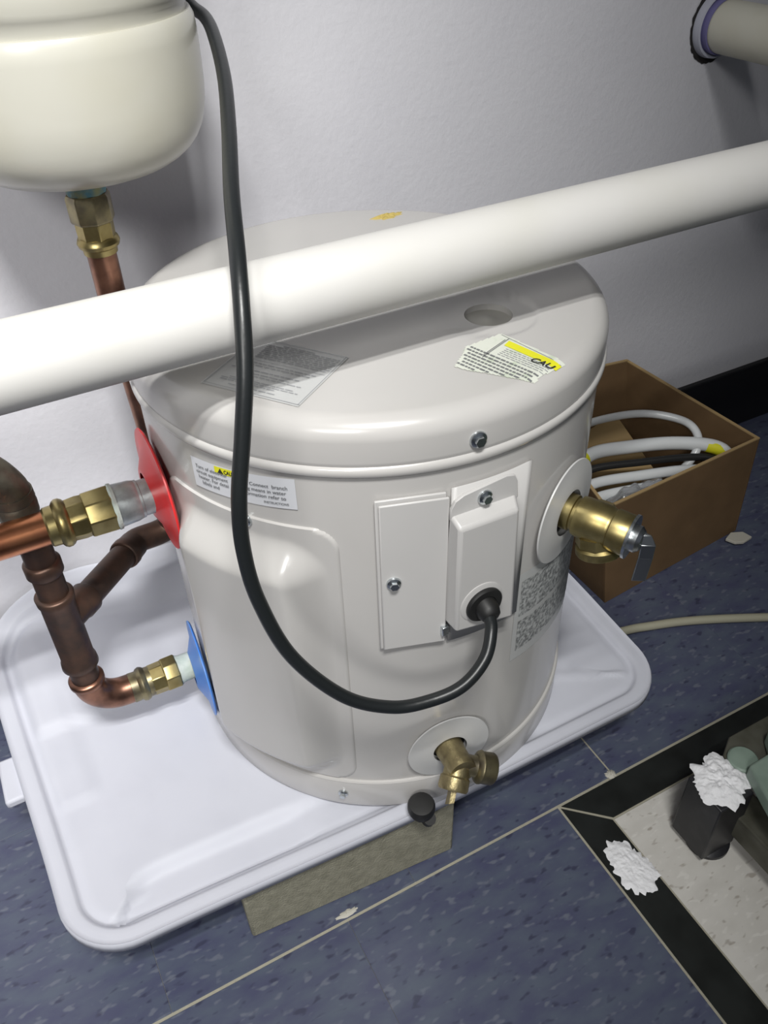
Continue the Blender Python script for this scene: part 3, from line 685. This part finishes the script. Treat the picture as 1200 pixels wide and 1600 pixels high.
# hoses
def ell(cx_, cy_, a, b, z0, z1, rot, t0, t1, n=22):
    out = []
    for i in range(n+1):
        t_ = math.radians(t0+(t1-t0)*i/n); x = a*math.cos(t_); y = b*math.sin(t_); c_, s_ = math.cos(rot), math.sin(rot)
        out.append((cx_+x*c_-y*s_, cy_+x*s_+y*c_, z0+(z1-z0)*i/n))
    return out
hs = [
 ([(.862, .95, -1.0), (.872, 1.0, -.93), (.93, 1.012, -.90), (1.0, 1.002, -.893), (1.06, .975, -.89), (1.103, .930, -.893), (1.108, .895, -.90), (1.09, .868, -.915), (1.06, .862, -.945), (1.0, .87, -.99)], .0075, 'hose', 'pale plastic hose looping highest at the back of the cardboard box', 'hose'),
 ([(.862, .90, -1.0), (.868, .938, -.94), (.905, .945, -.911), (.98, .926, -.909), (1.054, .897, -.909), (1.112, .858, -.911), (1.133, .835, -.925), (1.13, .822, -.955), (1.08, .83, -1.0)], .0125, 'hose', 'thick white plastic hose with yellow tape ending near the front right box corner', 'hose'),
 ([(.855, .87, -1.0), (.862, .912, -.945), (.889, .921, -.924), (.98, .893, -.923), (1.072, .860, -.924), (1.110, .838, -.930), (1.12, .822, -.95), (1.10, .815, -.99)], .0068, 'black', 'thin black hose between two white hoses in the cardboard box', 'hose'),
 ([(.855, .85, -1.02), (.860, .892, -.955), (.880, .899, -.938), (.97, .876, -.938), (1.049, .849, -.938), (1.10, .826, -.945), (1.11, .816, -.97)], .0095, 'hose', 'white plastic hose just below the black hose in the box', 'hose'),
 ([(.855, .83, -1.03), (.860, .868, -.968), (.875, .878, -.954), (.97, .855, -.952), (1.040, .831, -.955), (1.08, .817, -.975), (1.09, .81, -1.0)], .0100, 'hose', 'lowest white plastic hose beside the clear bag in the box', 'hose'),
]
for pts, r_, m_, lab, cat in hs:
    o = MB().tube(pts, r_, 18, 8).build('coiled_hose', m_, smooth=80); tag(o, lab, cat, 'hoses in the cardboard box')
    if 'yellow tape' in lab:
        for q in ([(1.106, .8625, -.9108), (1.120, .8498, -.9145), (1.131, .838, -.923)], [(.868, .9415, -.9165), (.880, .9433, -.914), (.892, .944, -.912)]):
            MB().tube(q, .0129, 18, 4).build('yellow_tape', 'yellow', o, smooth=80)
bag = MB().grid(lambda u, v: (.845+.16*u, .792+.070*v+.02*u, -.955+.028*math.sin(3.1*u)*math.sin(math.pi*v)+.010*math.sin(17*u+5*v)*math.cos(9*v+6*u)+.003*math.sin(31*u-13*v)), 40, 24).build('plastic_bag', 'bag', smooth=80, solid=.001)
tag(bag, 'crumpled clear plastic bag at the front of the cardboard box', 'bag')
# ------------------------------------------------------------------ cable and debris on the floor
o = MB().tube([(.62, .735, ZF+.0085), (.70, .722, ZF+.0085), (.812, .700, ZF+.0085), (.852, .689, ZF+.0085), (.931, .661, ZF+.0085), (1.05, .603, ZF+.0085), (1.20, .52, ZF+.0085), (1.40, .43, ZF+.0085)], .0075, 16, 8).build('floor_cable', 'cable', smooth=80)
tag(o, 'beige cable lying on the blue floor tiles, right of the white tray', 'cable')
o = MB().prism([(1.138, .789), (1.160, .798), (1.182, .788), (1.186, .768), (1.160, .765), (1.146, .772)], ZF+.006, ZF+.012).build('debris_chip', 'chip', bevel=.001)
tag(o, 'small pale chip of debris on the floor by the cardboard box', 'debris')
o = heap(.542, .366, .033, .046, .0045, 5, ZF+.0002).build('powder_spill', 'powder', smooth=80)
tag(o, 'patch of white powder spilled on the black floor strip', 'powder', kind='stuff')

# ------------------------------------------------------------------ machine at lower right
mc = empty('workshop_machine', .66, .36, ZF, 'black and pale green machine with square steel leg, lower right', 'machine')
LX0, LX1, LY0, LY1 = .626, .684, .325, .383
MB().box(LX0, LY0, ZF+.010, LX1, LY1, -.981).build('leg', 'machine', mc, bevel=.002)
MB().lathe((.660, .347, ZF), UP, [(0, .030), (.006, .030), (.010, .024), (.014, .010)], 36).build('foot', 'machine', mc)
MB().box(LX1-.012, -.6, ZF+.035, LX1+.034, .350, ZF+.078).build('lower_rail', 'machine_grey', mc, bevel=.003)
MB().box(LX1, .352, -1.02, .95, .376, -.990).build('cross_rail', 'machine', mc, bevel=.002)
MB().prism([(.690, .386), (.690, .352), (.715, .352), (1.9, .352), (1.9, .404), (.72, .404)], -.990, -.982).build('bed_plate', 'machine_grey', mc, bevel=.002)
MB().prism([(.6905, .349), (.668, .286), (.668, -.6), (1.9, -.6), (1.9, .375), (.752, .375), (.735, .350)], -.981, -.955).build('table_slab', 'green', mc, bevel=.004)
MB().box(.722, -.6, -1.055, .74, .34, -.991).build('apron', 'machine', mc, bevel=.003)
MB().lathe((.706, .367, -.983), UP, [(0, .020), (.006, .020), (.008, .018), (.009, .009)], 28).build('knob', 'green', mc)
MB().box(.98, -.55, -.945, 1.85, .34, -.45).build('unseen_shade_block', 'green', mc, bevel=.02)  # unseen block on the machine, added to shade the right side
o = heap((LX0+LX1)/2+.004, (LY0+LY1)/2+.004, .044, .042, .009, 17, -.9809).build('powder_pile', 'powder', smooth=80)
tag(o, 'heap of white powder on top of the black machine leg', 'powder', kind='stuff')
